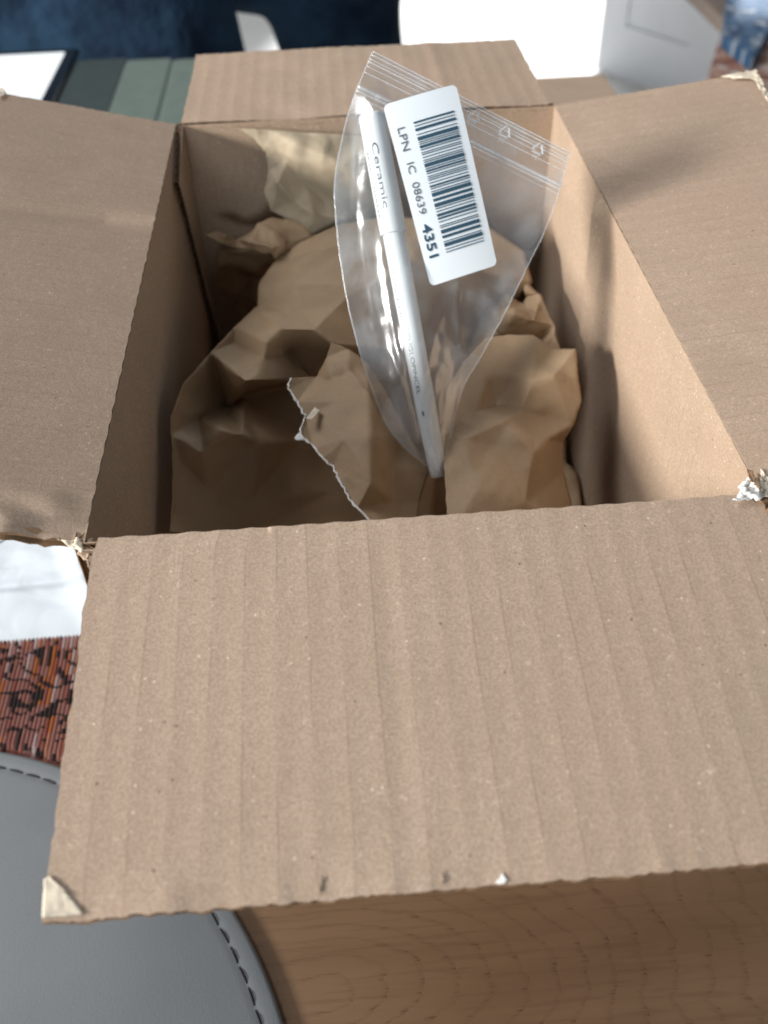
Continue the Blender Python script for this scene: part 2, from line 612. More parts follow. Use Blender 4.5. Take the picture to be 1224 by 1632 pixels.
# =================================================================== PACKING PAPER
def sheet(name, outline, inner, mat, label, seed, extra_edges=(), crumple=1.0, folds=(), nrand=14, thick=0.00015, cat='packing paper', sm=3, group='crumpled brown packing paper in the box'):
    """crumpled paper: facets between fold points, softened folds and fine wrinkles.
    third number of a point: height (negative) or distance into the box (positive)"""
    pts = list(outline) + list(inner)
    P3 = []
    for x, y, d in pts:
        p = at_z(x, y, d) if d < 0 else at_y(x, y, d)
        if p.y > BD - .004:
            p = at_y(x, y, BD - .004)
        p.x = min(max(p.x, 0.006), BW - 0.004)
        P3.append(p)
    n_ = len(outline)
    edges = [(i, (i + 1) % n_) for i in range(n_)] + list(extra_edges)
    r = geometry.delaunay_2d_cdt([Vector((p[0], p[1])) for p in pts], edges, [], 1, 1e-4)
    v2, _, f2, ov = r[0], r[1], r[2], r[3]
    bm = bmesh.new()
    bv = []
    for i, v in enumerate(v2):
        if ov[i]:
            co = P3[ov[i][0]]
        else:
            j = min(range(len(pts)), key=lambda k: (pts[k][0] - v.x) ** 2 + (pts[k][1] - v.y) ** 2)
            co = P3[j]
        bv.append(bm.verts.new(co))
    for f in f2:
        try:
            bm.faces.new([bv[i] for i in f])
        except ValueError:
            pass
    for _ in range(4):
        bmesh.ops.subdivide_edges(bm, edges=bm.edges[:], cuts=1, use_grid_fill=True)
        if _ == 5:
            for k in range(1):
                bmesh.ops.smooth_vert(bm, verts=[v for v in bm.verts if not v.is_boundary], factor=0.4, use_axis_x=True, use_axis_y=True, use_axis_z=True)
    for k in range(sm):
        bmesh.ops.smooth_vert(bm, verts=[v for v in bm.verts if not v.is_boundary], factor=0.5, use_axis_x=True, use_axis_y=True, use_axis_z=True)
    bmesh.ops.recalc_face_normals(bm, faces=bm.faces[:])
    bm.normal_update()
    rs = random.Random(seed)
    planes = []
    for k in range(16):
        d = Vector((rs.uniform(-1, 1), rs.uniform(-1, 1), rs.uniform(-.6, .6))).normalized()
        planes.append((d, rs.uniform(.012, .03), rs.uniform(0, 1), Vector((rs.uniform(0, 1), rs.uniform(0, 1), rs.uniform(0, 1))) * 9))
    # sharp pressed creases: V-profiled ridges along short straight folds
    segs = []
    vl = list(bm.verts)

    def nearest(px, py):
        d = ray(px, py).normalized()
        return min(vl, key=lambda v: ((v.co - CAMPOS) - d * (v.co - CAMPOS).dot(d)).length_squared).co.copy()
    for x0, y0, x1, y1, am, wd in folds:
        segs.append((nearest(x0, y0), nearest(x1, y1), am / 1000, wd / 1000))
    for k in range(nrand):
        a_ = vl[rs.randrange(len(vl))].co
        d_ = Vector((rs.uniform(-1, 1), rs.uniform(-1, 1), rs.uniform(-.7, .7))).normalized() * rs.uniform(.012, .035)
        segs.append((a_.copy(), a_ + d_, rs.choice((-1, 1)) * rs.uniform(.0004, .0011), rs.uniform(.0022, .0045)))
    moves = []
    for v in bm.verts:
        c = v.co
        h = 0
        hs = 0
        for A_, B_, am, wd in segs:
            ab = B_ - A_
            L2 = ab.length_squared
            if L2 < 1e-9:
                continue
            tt = (c - A_).dot(ab) / L2
            if -.15 < tt < 1.15:
                dd = (c - A_ - ab * tt).length
                if dd < wd * 5:
                    taper = min(1, (tt + .15) / .3, (1.15 - tt) / .3)
                    hs += am * math.exp(-dd / wd) * taper
        for d, per, ph, off in planes:
            msk = noise.noise(c * 26 + off)
            if msk > 0.02:
                q = (c.dot(d) / per + ph) % 1.0
                tri = abs(q - .5) * 2
                h += (tri - .5) * per * 0.085 * min(1, msk * 3.0)
        h += 0.00045 * noise.fractal(c * 70 + Vector((seed, 0, 0)), .6, 2, 3)
        moves.append(v.normal * (h * crumple + hs))
    for v, mv in zip(bm.verts, moves):
        k = 0.35 if v.is_boundary else 1
        v.co += mv * k
        if v.is_boundary:
            q = v.co * 420
            v.co += Vector((noise.noise(q), noise.noise(q + Vector((7, 7, 7))), 0)) * 0.0004
    me = bpy.data.meshes.new(name)
    uvl = bm.loops.layers.uv.new("uv")
    for f in bm.faces:
        for l in f.loops:
            l[uvl].uv = (l.vert.co.x, l.vert.co.y - l.vert.co.z)
    bm.to_mesh(me)
    bm.free()
    o = link(name, me, mat, None, True)
    md = o.modifiers.new('thickness', 'SOLIDIFY')
    md.thickness = thick
    md.offset = 0
    if label:
        tag(o, label, cat, group)
    return o


def Z(l):
    return [(a, b, c / 1000 if c < 0 else c / 1000) for a, b, c in l]


main_out = Z([(248, 850, -68), (254, 760, -62), (266, 692, -52), (270, 665, -47), (292, 612, -45), (335, 562, -46), (375, 520, -50), (410, 488, -56),
              (413, 450, -56), (440, 412, -52), (480, 385, -48), (545, 357, -42), (620, 345, -36), (700, 350, -36), (780, 362, -42), (835, 400, -50), (848, 450, -60),
              (800, 500, -78), (760, 560, -90), (720, 640, -100), (700, 720, -115), (690, 845, -130), (560, 850, -110), (400, 850, -92)])
main_in = Z([(318, 668, -66), (362, 650, -78), (387, 630, -74), (322, 718, -56), (388, 690, -55), (392, 608, -42), (350, 684, -51), (420, 572, -45),
             (426, 545, -39), (448, 523, -35), (500, 524, -37), (530, 548, -44), (462, 567, -56), (498, 604, -66), (412, 705, -64), (400, 800, -84), (330, 780, -74),
             (480, 700, -84), (540, 780, -100), (373, 548, -54), (450, 500, -50), (545, 458, -46), (500, 430, -44), (560, 400, -38), (555, 470, -41), (578, 520, -50),
             (600, 450, -40), (650, 420, -38), (700, 470, -52), (640, 560, -66), (660, 650, -90), (470, 455, -50), (760, 430, -50), (740, 520, -76), (275, 810, -70), (290, 740, -62)])
sheet('packing_paper', main_out, main_in, M['paper'], 'largest crumpled brown paper mound, folded and humped in the left middle of the box', 3, sm=2, crumple=.26, nrand=18,
      folds=((373, 548, 545, 458, -1.6, 4), (428, 548, 394, 612, 1.8, 4), (393, 612, 389, 688, 1.6, 3), (448, 524, 505, 524, 1.2, 3), (505, 526, 585, 600, 1.4, 4),
             (440, 560, 500, 602, -1.8, 4), (412, 700, 545, 785, 1.3, 5), (480, 390, 425, 480, 1.0, 4), (320, 717, 388, 690, 1.4, 3), (272, 690, 320, 717, 1.2, 3),
             (300, 660, 375, 640, -1.6, 4), (545, 360, 470, 430, -.9, 4), (440, 415, 560, 385, .8, 3), (500, 470, 555, 500, 1.0, 3), (265, 800, 340, 770, -1.2, 5), (412, 700, 400, 830, -1.0, 5)))

torn_out = Z([(463, 603, -44), (459, 620, -45), (474, 641, -48), (487, 664, -51), (477, 688, -52), (484, 700, -53), (500, 712, -55), (514, 732, -57), (530, 745, -59), (543, 770, -61),
              (556, 795, -63), (570, 810, -64), (590, 832, -66), (612, 860, -70), (662, 860, -80), (668, 800, -80), (684, 750, -77), (650, 690, -70), (618, 630, -62),
              (588, 580, -52), (556, 556, -46), (528, 546, -42), (520, 570, -44), (505, 600, -50)])
torn_in = Z([(588, 625, -42), (591, 700, -48), (592, 770, -57), (540, 640, -46), (550, 700, -50), (625, 750, -68), (530, 612, -46), (556, 590, -43), (630, 800, -74)])
tp = sheet('packing_paper', torn_out, torn_in, M['paper'], 'brown paper with a ragged white torn edge, in the centre just above the front flap', 11, sm=2, crumple=.3, nrand=8, folds=((588, 625, 592, 800, 1.6, 4), (500, 615, 555, 592, -1.3, 3), (560, 580, 600, 640, -.9, 3), (625, 700, 640, 820, -1.1, 4)))
# white torn fibre edge along it
edge = torn_out[:13]
eps = [at_z(a, b, c) for a, b, c in edge]
fine = []
for i in range(len(eps) - 1):
    for k in range(8):
        fine.append(eps[i].lerp(eps[i + 1], k / 8))
m = MB()
vs, fs = [], []
for i, p in enumerate(fine):
    q = p * 500
    j = Vector((noise.noise(q), noise.noise(q + Vector((3, 3, 3))), 0)) * 0.0008
    wd = 0.0003 + 0.0007 * max(0, noise.noise(p * 420)) + (0.0026 if 33 < i < 42 else 0) * math.sin((i - 33) / 9 * math.pi)
    vs += [p + j + Vector((-wd, -wd * .5, .0003)), p + j + Vector((0.0003, 0.0002, .0006))]
fs = [(2 * i, 2 * i + 1, 2 * i + 3, 2 * i + 2) for i in range(len(fine) - 1)]
m.add(vs, fs)
tp.name = 'packing_paper'
te = m.build('torn_edge', M['white_pulp'], tp)
te.matrix_parent_inverse = Matrix()
pp = [at_z(x, y, -.0475) for x, y in ((488, 668), (502, 650), (510, 656), (496, 670))]
fk = flake('torn_edge', pp, M['pale_pulp'], seed=51, amp=.0003, parent=tp)
fk.matrix_parent_inverse = Matrix()

right_out = Z([(714, 870, -76), (712, 815, -73), (709, 760, -70), (703, 690, -66), (712, 620, -62), (738, 578, -57), (774, 538, -52), (812, 533, -50), (850, 534, -48), (880, 556, -49),
               (918, 556, -46), (921, 600, -52), (927, 640, -60), (914, 676, -68), (897, 704, -78), (898, 750, -84), (910, 800, -90), (918, 870, -96)])
right_in = Z([(790, 652, -68), (755, 663, -66), (832, 653, -64), (848, 606, -52), (815, 600, -56), (800, 712, -66), (852, 722, -66), (778, 600, -57), (880, 600, -50), (740, 700, -63), (760, 780, -68), (840, 800, -74), (800, 672, -60), (872, 700, -68)])
sheet('packing_paper', right_out, right_in, M['paper'], 'smooth brown paper lobe standing at the right beside the lit wall', 21, sm=2, crumple=.35, nrand=6, folds=((757, 664, 800, 650, -1.6, 3), (800, 650, 862, 655, -1.5, 3), (850, 606, 800, 690, 1.3, 4), (775, 540, 850, 560, .8, 3), (850, 700, 845, 820, 1.0, 5), (880, 556, 850, 640, 1.1, 4)))

rb_out = Z([(745, 560, -84), (770, 500, -74), (806, 470, -66), (838, 440, -60), (862, 470, -62), (884, 518, -66), (893, 560, -72), (850, 575, -80), (800, 580, -86)])
rb_in = Z([(820, 500, -60), (830, 478, -74), (850, 510, -62), (862, 540, -74), (800, 530, -72)])
sheet('packing_paper', rb_out, rb_in, M['paper'], 'small rumpled brown paper tuft behind the right paper lobe, under the bag', 25, sm=1, crumple=1.2)

back_out = Z([(376, 204, 300), (430, 207, 298), (545, 214, 296), (620, 218, 296), (630, 330, 284), (570, 352, 276), (500, 376, 270), (462, 354, 276), (432, 337, 283),
              (420, 305, 289), (428, 275, 293), (425, 245, 297), (406, 221, 299)])
back_in = Z([(480, 232, 288), (442, 290, 279), (492, 300, 288), (542, 262, 280), (500, 340, 272), (455, 255, 292), (520, 320, 284), (470, 320, 276), (580, 300, 278)])
sheet('packing_paper', back_out, back_in, M['paper_pale'], 'pale crumpled paper standing against the back wall, left of the bag', 33, sm=3, crumple=.7)

low_out = Z([(326, 374, 262), (346, 368, 262), (376, 380, 262), (398, 370, 264), (414, 356, 266), (434, 346, 270), (470, 352, 274), (505, 378, 272), (480, 400, 262), (440, 412, 252), (432, 402, 252), (396, 396, 256), (356, 388, 258)])
low_in = Z([(400, 386, 250), (440, 372, 262), (360, 376, 255), (436, 396, 246), (466, 384, 262)])
sheet('packing_paper', low_out, low_in, M['paper'], 'narrow torn paper strip poking out in the dark back left corner', 37, sm=1, crumple=1.0)

dk_out = Z([(300, 560, -150), (330, 470, -140), (345, 400, 285), (420, 392, 270), (450, 430, -95), (420, 520, -110), (360, 600, -120), (310, 620, -130)])
sheet('packing_paper', dk_out, Z([(380, 480, -118), (350, 520, -130), (400, 440, -108)]), M['paper'], 'shaded brown paper deep down by the left wall behind the mound', 39, sm=1, crumple=1.0)
fl_out = Z([(640, 880, -150), (640, 600, -140), (760, 560, -130), (940, 560, -128), (950, 880, -150)])
sheet('packing_paper', fl_out, Z([(720, 760, -146), (800, 700, -138), (900, 700, -135)]), M['paper'], 'dark paper lining at the bottom right beneath the other sheets', 41, sm=1, crumple=1.0)

# =================================================================== PEN IN ITS BAG
PT = at_z(592, 183, 0.042)
PB = at_z(699.5, 760, -0.076)
pdv = (PB - PT).normalized()
ex = Vector((1, 0.10, 0.06))
BN = pdv.cross(ex).normalized()
if BN.dot(CAMPOS - PT) < 0:
    BN = -BN
bag_e = (ex - pdv * ex.dot(pdv)).normalized()


def on_bag(px, py, off=0.0):
    return at_plane(px, py, PT + BN * off, BN)


t = NT('clear_polythene')
g = t.obj()
bmp = t.n('ShaderNodeBump', Strength=0.35, Distance=0.0012, Height=t.noise(t.scale(g, (1, 1, .6)), 55, 3, 0.5, 0.8)).outputs[0]
gl = t.n('ShaderNodeBsdfGlossy', Color=(.95, .98, 1, 1), Roughness=0.19, Normal=bmp)
tr = t.n('ShaderNodeBsdfTransparent', Color=(.955, .965, .975, 1))
df = t.n('ShaderNodeBsdfDiffuse', Color=(.82, .90, .96, 1))
tl = t.n('ShaderNodeBsdfTranslucent', Color=(.82, .90, .96, 1))
mm = t.n('ShaderNodeMixShader', i0=0.45, i1=df.outputs[0], i2=tl.outputs[0])
hz = t.math('MULTIPLY_ADD', t.ramp(t.noise(g, 38, 3, 0.6, 0.6), 0.42, 0.72), 0.20, 0.062)
m1 = t.n('ShaderNodeMixShader', i0=hz, i1=tr.outputs[0], i2=mm.outputs[0])
fr = t.n('ShaderNodeFresnel', IOR=1.42, Normal=bmp)
m2 = t.n('ShaderNodeMixShader', i0=t.math('MINIMUM', t.math('MULTIPLY', fr.outputs[0], 1.15, clamp=True), 0.22), i1=m1.outputs[0], i2=gl.outputs[0])
t.t.links.new(m2.outputs[0], t.out.inputs[0])
M['film'] = t.m


def film_line(name, a):
    t = NT(name)
    tr = t.n('ShaderNodeBsdfTransparent')
    df = t.n('ShaderNodeBsdfDiffuse', Color=(.88, .94, .99, 1))
    gl = t.n('ShaderNodeBsdfGlossy', Roughness=0.2)
    x = t.n('ShaderNodeMixShader', i0=a, i1=tr.outputs[0], i2=df.outputs[0])
    y = t.n('ShaderNodeMixShader', i0=a * .35, i1=x.outputs[0], i2=gl.outputs[0])
    t.t.links.new(y.outputs[0], t.out.inputs[0])
    return t.m


M['seam'] = film_line('sealed_film_edge', 0.20)
M['ridge'] = film_line('zip_ridge_film', 0.22)

left = [(594, 82), (568, 144), (548, 210), (534, 285), (535, 340), (545, 430), (565, 530), (590, 612), (625, 692), (688, 748)]
rght = [(908, 243), (894, 299), (870, 365), (843, 420), (814, 480), (785, 536), (764, 575), (740, 618), (721, 690), (709, 764)]


def rowpt(lst, t_):
    f = t_ * (len(lst) - 1)
    i = min(int(f), len(lst) - 2)
    f -= i
    p0 = lst[max(i - 1, 0)]; p1 = lst[i]; p2 = lst[i + 1]; p3 = lst[min(i + 2, len(lst) - 1)]
    if i == 0:
        return [p1[k] + (p2[k] - p1[k]) * f for k in (0, 1)]
    return [0.5 * (2 * p1[k] + (p2[k] - p0[k]) * f + (2 * p0[k] - 5 * p1[k] + 4 * p2[k] - p3[k]) * f * f + (3 * p1[k] - p0[k] - 3 * p2[k] + p3[k]) * f ** 3) for k in (0, 1)]


def bag_base(a, b):
    l, r = rowpt(left, b), rowpt(rght, b)
    px, py = l[0] + (r[0] - l[0]) * a, l[1] + (r[1] - l[1]) * a
    p = on_bag(px, py)
    # distance from the pen axis decides how far the film stands off
    d = (p - PT)
    lat = d.dot(bag_e)
    return p, lat


def smooth01(x):
    x = min(1, max(0, x))
    return x * x * (3 - 2 * x)


def bag_side(sign):
    def fn(a, b):
        p, lat = bag_base(a, b)
        puff = math.sin(math.pi * a) ** .7 * smooth01((b - .06) / .16) * (1 - .3 * b)
        over = 0.0062 * math.exp(-(lat / 0.011) ** 2) * smooth01((b - .055) / .12) * (min(1, math.sin(math.pi * a) * 3) if b < .7 else min(1, math.sin(math.pi * a) * 3 + (b - .7) * 4)) * (1 - .25 * smooth01((b - .7) / .3))
        rid = 0.0
        for (ca, cb, dx, dy, wd, am) in creases:
            s = (a - ca) * dy - (b - cb) * dx
            al = (a - ca) * dx + (b - cb) * dy
            rid += am * math.exp(-(s / wd) ** 2) * math.exp(-(al / .22) ** 2)
        off = sign * (puff * 0.0032 + over + 0.0002) + puff * (0.0012 * fbm(a * 4 + sign * 3, b * 7, 2, 3) + rid)
        side = 0.0022 * math.sin(b * 9 + a * 4) * (1 if b > .12 else b / .12)
        edge_sag = -0.010 * max(0, a - .62) ** 1.5 * b
        return p + BN * (off + side * .5 + edge_sag)
    return fn


creases = [(.30, .62, .25, .97, .022, .0009), (.16, .45, .12, 1, .025, .0007), (.62, .62, -.5, .86, .03, .0008), (.74, .52, .6, .8, .02, .0012), (.40, .83, .2, .98, .03, .0008), (.85, .28, .7, -.7, .03, -.0025), (.72, .25, .3, .9, .025, .0018), (.1, .3, .1, 1, .02, -.0012)]
bag = empty('zip_bag', tuple(PB), 'clear zip-lock plastic bag leaning in the box around a white pen', 'plastic bag')
m = MB()
m.grid(bag_side(1), 70, 130)
m.build('front_film', M['film'], bag, True)
m = MB()
m.grid(bag_side(-1), 70, 130)
m.build('back_film', M['film'], bag, True)
for nm, a in (('side_seam', 0.0), ('side_seam', 1.0)):
    m = MB()
    fa = bag_side(0)
    pts = [fa(a, i / 120) for i in range(121)]
    pts = [p + Vector((noise.noise(p * 500), noise.noise(p * 500 + Vector((4, 4, 4))), 0)) * .0002 for p in pts]
    m.tube(pts, 0.00028, 6)
    m.build(nm, M['seam'], bag, True)
fa = bag_side(0)
m = MB()
m.tube([fa(i / 40, 0) + BN * .0003 for i in range(41)], 0.00022, 6)
m.build('mouth_edge', M['seam'], bag, True)
TB = 1 / 9
for b, r_, mt in ((0.103, .0008, 'seam'), (0.114, .0005, 'seam'), (0.010, .00022, 'ridge'), (0.022, .00016, 'ridge'), (0.030, .00026, 'ridge'), (0.043, .00014, 'ridge'), (0.060, .0002, 'ridge'), (.128, .0002, 'ridge')):
    m = MB()
    m.tube([fa(i / 40, b) + BN * .0005 for i in range(41)], r_, 6)
    m.build('zip_ridge', M[mt], bag, True)


# recycling marks and the punched hole
def ring_pts(c, r, n=14):
    return [c + (bag_e * math.cos(2 * math.pi * i / n) + pdv * math.sin(2 * math.pi * i / n)) * r for i in range(n + 1)]


def text_mesh(body, size, bold=0.0):
    cu = bpy.data.curves.new('text', 'FONT')
    cu.body = body
    cu.size = size
    cu.offset = bold
    cu.resolution_u = 3
    cu.align_x = 'CENTER'
    cu.align_y = 'CENTER'
    o = bpy.data.objects.new('text', cu)
    COL.objects.link(o)
    dg = bpy.context.evaluated_depsgraph_get()
    me = bpy.data.meshes.new_from_object(o.evaluated_get(dg))
    bpy.data.objects.remove(o)
    vs = [v.co.copy() for v in me.vertices]
    fs = [tuple(p.vertices) for p in me.polygons]
    bpy.data.meshes.remove(me)
    return vs, fs


M['print_white'] = film_line('white_film_print', 0.45)
zd = (on_bag(894, 299) - on_bag(568, 144)).normalized()      # along the zip
zu = BN.cross(zd).normalized()
if zu.dot(on_bag(594, 82) - on_bag(568, 144)) < 0:
    zu = -zu
for k, (cx, cy) in enumerate(((756, 186), (805, 211), (858, 238))):
    c = on_bag(cx, cy, .0012)
    m = MB()
    tri = [c + (zd * math.cos(R(90 + 120 * i)) + zu * math.sin(R(90 + 120 * i))) * 0.0033 for i in range(3)]
    for i in range(3):
        a_, b_ = tri[i], tri[(i + 1) % 3]
        mid = a_.lerp(b_, .12), a_.lerp(b_, .72)
        m.tube([mid[0], mid[1]], .00032, 5)
        tip = a_.lerp(b_, .86)
        nrm = (b_ - a_).normalized().cross(BN) * .0009
        m.add([mid[1] + nrm, mid[1] - nrm, tip], [(0, 1, 2)])
    vs, fs = text_mesh('PE', .0026)
    m.add([c + zd * v.x + zu * (v.y - .0036) for v in vs], fs)
    m.build('recycling_mark', M['print_white'], bag)
m = MB()
m.tube(ring_pts(on_bag(742, 190, .0012), .0016), .00022, 5, cap=False)
m.build('punched_hole', M['seam'], bag)

# label stuck on the film
t = NT('label_paper')
t.set(Base__Color=c4(.80, .87, .92), Roughness=0.42, Specular__IOR__Level=0.5)
t.bump(t.noise(t.obj(), 25, 2), 0.35, 0.0015)
M['label'] = t.m
M['ink'] = simple('label_ink', (0.035, 0.085, 0.13), 0.5, 0.4)
M['ink_grey'] = simple('grey_ink', (0.10, 0.12, 0.14), 0.5, 0.3)
LA, LB, LC, LD = (610, 168), (727, 133), (794, 421), (687, 456)   # TL TR BR BL


def on_label(u, v, off=0.0):
    # true rectangle on the bag plane spanned by the label's corners
    A, B_, D_ = on_bag(*LA, .0072), on_bag(*LB, .0072), on_bag(*LD, .0072)
    C_ = on_bag(*LC, .0072)
    p = (A * (1 - u) + B_ * u) * (1 - v) + (D_ * (1 - u) + C_ * u) * v
    bend = -0.0016 * (u - .4) ** 2 * 2 + 0.0009 * math.sin(v * 3.4 + 0.6)
    return p + BN * (bend + off)


lab = empty('barcode_label', tuple(on_label(.5, .5)), 'white rounded barcode sticker on the plastic bag with LPN number', 'label')
lw = (on_label(1, 0) - on_label(0, 0)).length
lh = (on_label(0, 1) - on_label(0, 0)).length
m = MB()
NU, NV = 30, 60
rr = 0.0022


def round_uv(a, b):
    x, y = a * lw, b * lh
    # squash rows near the ends so the corners are round
    inset = 0
    dy = min(y, lh - y)
    if dy < rr:
        inset = rr - math.sqrt(max(0, rr * rr - (rr - dy) ** 2))
    x = inset + a * (lw - 2 * inset)
    return x / lw, b


bs = [0, .002, .005, .010, .016, .023, .03] + [.03 + .94 * i / 40 for i in range(1, 40)] + [.97, .977, .984, .99, .995, .998, 1]


def bfun(b):
    f = b * (len(bs) - 1)
    i = min(int(f + 1e-6), len(bs) - 2)
    return bs[i] + (bs[i + 1] - bs[i]) * (f - i)


m.grid(lambda a, b: on_label(*round_uv(a, bfun(b))), 20, len(bs) - 1)
lo = m.build('sticker', M['label'], lab, True)
m = MB()
rs = random.Random(43)
v = 0.134
mod = (0.863 - .134) / 140.0
tot = 0
while v < .863 - mod:
    bw_ = rs.choice((1, 1, 1, 2, 2, 3, 1, 4)) * mod
    if tot == 0:
        bw_ = 2 * mod
    sp_ = rs.choice((1, 1, 2, 2, 1, 3, 2)) * mod
    e = min(v + bw_ * .95, .863)
    m.grid(lambda a, b: on_label(.325 + .564 * a, v + (e - v) * b, .00022), 8, 1)
    v += bw_ + sp_
    tot += 1
m.build('barcode', M['ink'], lab)
for body, vc, h, length, bold in (('LPN', .205, .098, .125, 0), ('IC', .3625, .098, .058, 0), ('08639', .528, .100, .175, 0), ('4351', .762, .135, .185, 1)):
    vs, fs = text_mesh(body, 1.0, 0.02 if bold else 0.0)
    x0, x1 = min(p.x for p in vs), max(p.x for p in vs)
    y0, y1 = min(p.y for p in vs), max(p.y for p in vs)
    m = MB()
    m.add([on_label(.148 + ((p.y - y0) / (y1 - y0) - .5) * h, vc + ((p.x - x0) / (x1 - x0) - .5) * length, .00022) for p in vs], fs)
    m.build('lettering', M['ink'] if bold else M['ink_grey'], lab)

# the pen
pen = empty('marker_pen', tuple(PB), 'slim white capped pen with grey lettering inside the clear bag', 'pen')
plen = (PB - PT).length
t = NT('white_pen_plastic')
t.set(Base__Color=c4(.82, .86, .87), Roughness=0.28, Specular__IOR__Level=0.5, Coat__Weight=0.2)
M['pen'] = t.m
pe = (ex - pdv * ex.dot(pdv)).normalized()
pn = pdv.cross(pe).normalized()
if pn.dot(BN) < 0:
    pn = -pn


def lathe(prof, n=40):
    m = MB()
    rings, fs = [], []
    for s_, r_ in prof:
        for k in range(n):
            an = 2 * math.pi * k / n
            rings.append(PT + pdv * s_ + (pe * math.cos(an) + pn * math.sin(an)) * r_)
    for i in range(len(prof) - 1):
        for k in range(n):
            k2 = (k + 1) % n
            fs.append((i * n + k, i * n + k2, (i + 1) * n + k2, (i + 1) * n + k))
    fs.append(tuple(range(n))[::-1])
    fs.append(tuple((len(prof) - 1) * n + k for k in range(n)))
    m.add(rings, fs)
    return m


def s_at(px, py):
    return (on_bag(px, py) - PT).dot(pdv)


cap_e = s_at(630, 372)
capm = lathe([(0, .0047), (.0006, .0053), (.0014, .0055), (cap_e * .5, .00555), (cap_e - .0006, .0056), (cap_e, .0053)])
co = capm.build('cap', M['pen'], pen, True)
bodm = lathe([(cap_e - .004, .0040), (cap_e + .001, .00465), (plen * .55, .0046), (plen * .80, .0044), (plen * .9, .0041), (plen * .97, .0037), (plen * .997, .0035), (plen, .0031)])
bo = bodm.build('barrel', M['pen'], pen, True)
for o in (co, bo):
    md = o.modifiers.new('edges', 'EDGE_SPLIT')
    md.split_angle = R(40)


def pen_text(body, s0, s1, r_, ang, h, parent, bold=0):
    vs, fs = text_mesh(body, 1.0, bold)
    x0, x1 = min(p.x for p in vs), max(p.x for p in vs)
    y0, y1 = min(p.y for p in vs), max(p.y for p in vs)
    m = MB()
    out = []
    for p in vs:
        s_ = s0 + (s1 - s0) * (p.x - x0) / (x1 - x0)
        a_ = ang - ((p.y - y0) / (y1 - y0) - .5) * h / r_
        out.append(PT + pdv * s_ + (pe * math.cos(a_) + pn * math.sin(a_)) * (r_ + .00008))
    m.add(out, fs)
    return m.build('lettering', M['ink_grey'], parent)


pen_text('Ceramic', s_at(600, 232), s_at(618, 335), .00555, R(108), .0026, co)
pen_text('CERAMIC MARKER', s_at(590, 235), s_at(618, 350), .00555, R(150), .0014, co)
pen_text('DESIGN 2.0', s_at(632, 420), s_at(648, 505), .0046, R(140), .0018, bo)
pen_text('KGUGLOPINCEL', s_at(652, 520), s_at(672, 628), .00452, R(122), .0016, bo)
m = MB()
m.tube([PT + pdv * s_at(675, 655) + (pe * math.cos(R(120)) + pn * math.sin(R(120))) * .00435, PT + pdv * s_at(676, 662) + (pe * math.cos(R(120)) + pn * math.sin(R(120))) * .0043], .0005, 8)
m.build('lettering', M['ink_grey'], bo)

# =================================================================== TABLE AND THINGS ON IT
t = NT('oak')
g = t.obj()
c0 = at_z(520, 1590, TABLE_Z)
mp = t.scale(g, (1, 1, 1), (-c0.x, -c0.y, 0))
wv = t.noise(t.scale(g, (1, 3.2, 1)), 9, 3, 0.5)
wv2 = t.noise(t.scale(g, (.35, 1, 1)), 260, 3, 0.7)
xyz = t.n('ShaderNodeSeparateXYZ', Vector=mp).outputs
yy = t.math('MULTIPLY', t.math('SUBTRACT', xyz[1], t.math('MULTIPLY', xyz[0], 0.02)), 1.75)
xx = t.math('MULTIPLY', t.math('MAXIMUM', xyz[0], t.math('MULTIPLY', xyz[0], 0.2)), 0.95)
rad = t.math('SQRT', t.math('ADD', t.math('POWER', xx, 2.0), t.math('POWER', t.math('ABSOLUTE', yy), 2.0)))
rad = t.math('ADD', rad, t.math('MULTIPLY', t.math('SUBTRACT', wv, 0.5), 0.034))
rad = t.math('ADD', rad, t.math('MULTIPLY', t.math('SUBTRACT', wv2, 0.5), 0.0055))
ph = t.math('FRACT', t.math('DIVIDE', rad, 0.0125))
ringd = t.math('MULTIPLY', t.ramp(ph, 0.70, 0.96), t.math('SUBTRACT', 1.0, t.ramp(ph, 0.96, 1.0)))
pore = t.ramp(t.noise(t.scale(g, (.10, 1, 1)), 900, 3, 0.7), 0.54, 0.66)
pore2 = t.ramp(t.noise(t.scale(g, (.06, 1, 1)), 420, 3, 0.6), 0.5, 0.68)
base = t.mix(t.ramp(t.noise(t.scale(g, (.2, 1, 1)), 30, 4), 0.3, 0.7), c4(.130, .074, .039), c4(.172, .104, .058))
base = t.mix(t.math('MULTIPLY', ringd, t.math('MULTIPLY_ADD', pore, 0.62, 0.16)), base, c4(.075, .036, .017))
base = t.mix(t.math('MULTIPLY', pore2, 0.34), base, c4(.10, .052, .027))
t.set(Base__Color=base, Roughness=0.42, Specular__IOR__Level=0.45)
t.bump(t.math('SUBTRACT', 0.0, t.math('ADD', t.math('MULTIPLY', pore, ringd), t.math('MULTIPLY', pore2, .25))), 0.35, 0.0004)
M['oak'] = t.m
table = empty('wooden_table', (-0.15, 0.3, -0.95), 'brown oak dining table with arched grain under the cardboard box', 'table')
TX0, TX1, TY0, TY1 = -0.62, 0.30, -0.45, 1.030
m = MB()
th = .028
m.box(TX0, TX1, TY0, TY1, TABLE_Z - th, TABLE_Z)
to = m.build('tabletop', M['oak'], table)
bv = to.modifiers.new('bevel', 'BEVEL')
bv.width = .004
bv.segments = 3
for x in (TX0 + .04, TX1 - .10):
    for y in (TY0 + .04, TY1 - .10):
        m = MB()
        m.box(x, x + .06, y, y + .06, -0.95, TABLE_Z - th)
        m.build('leg', M['oak'], table)

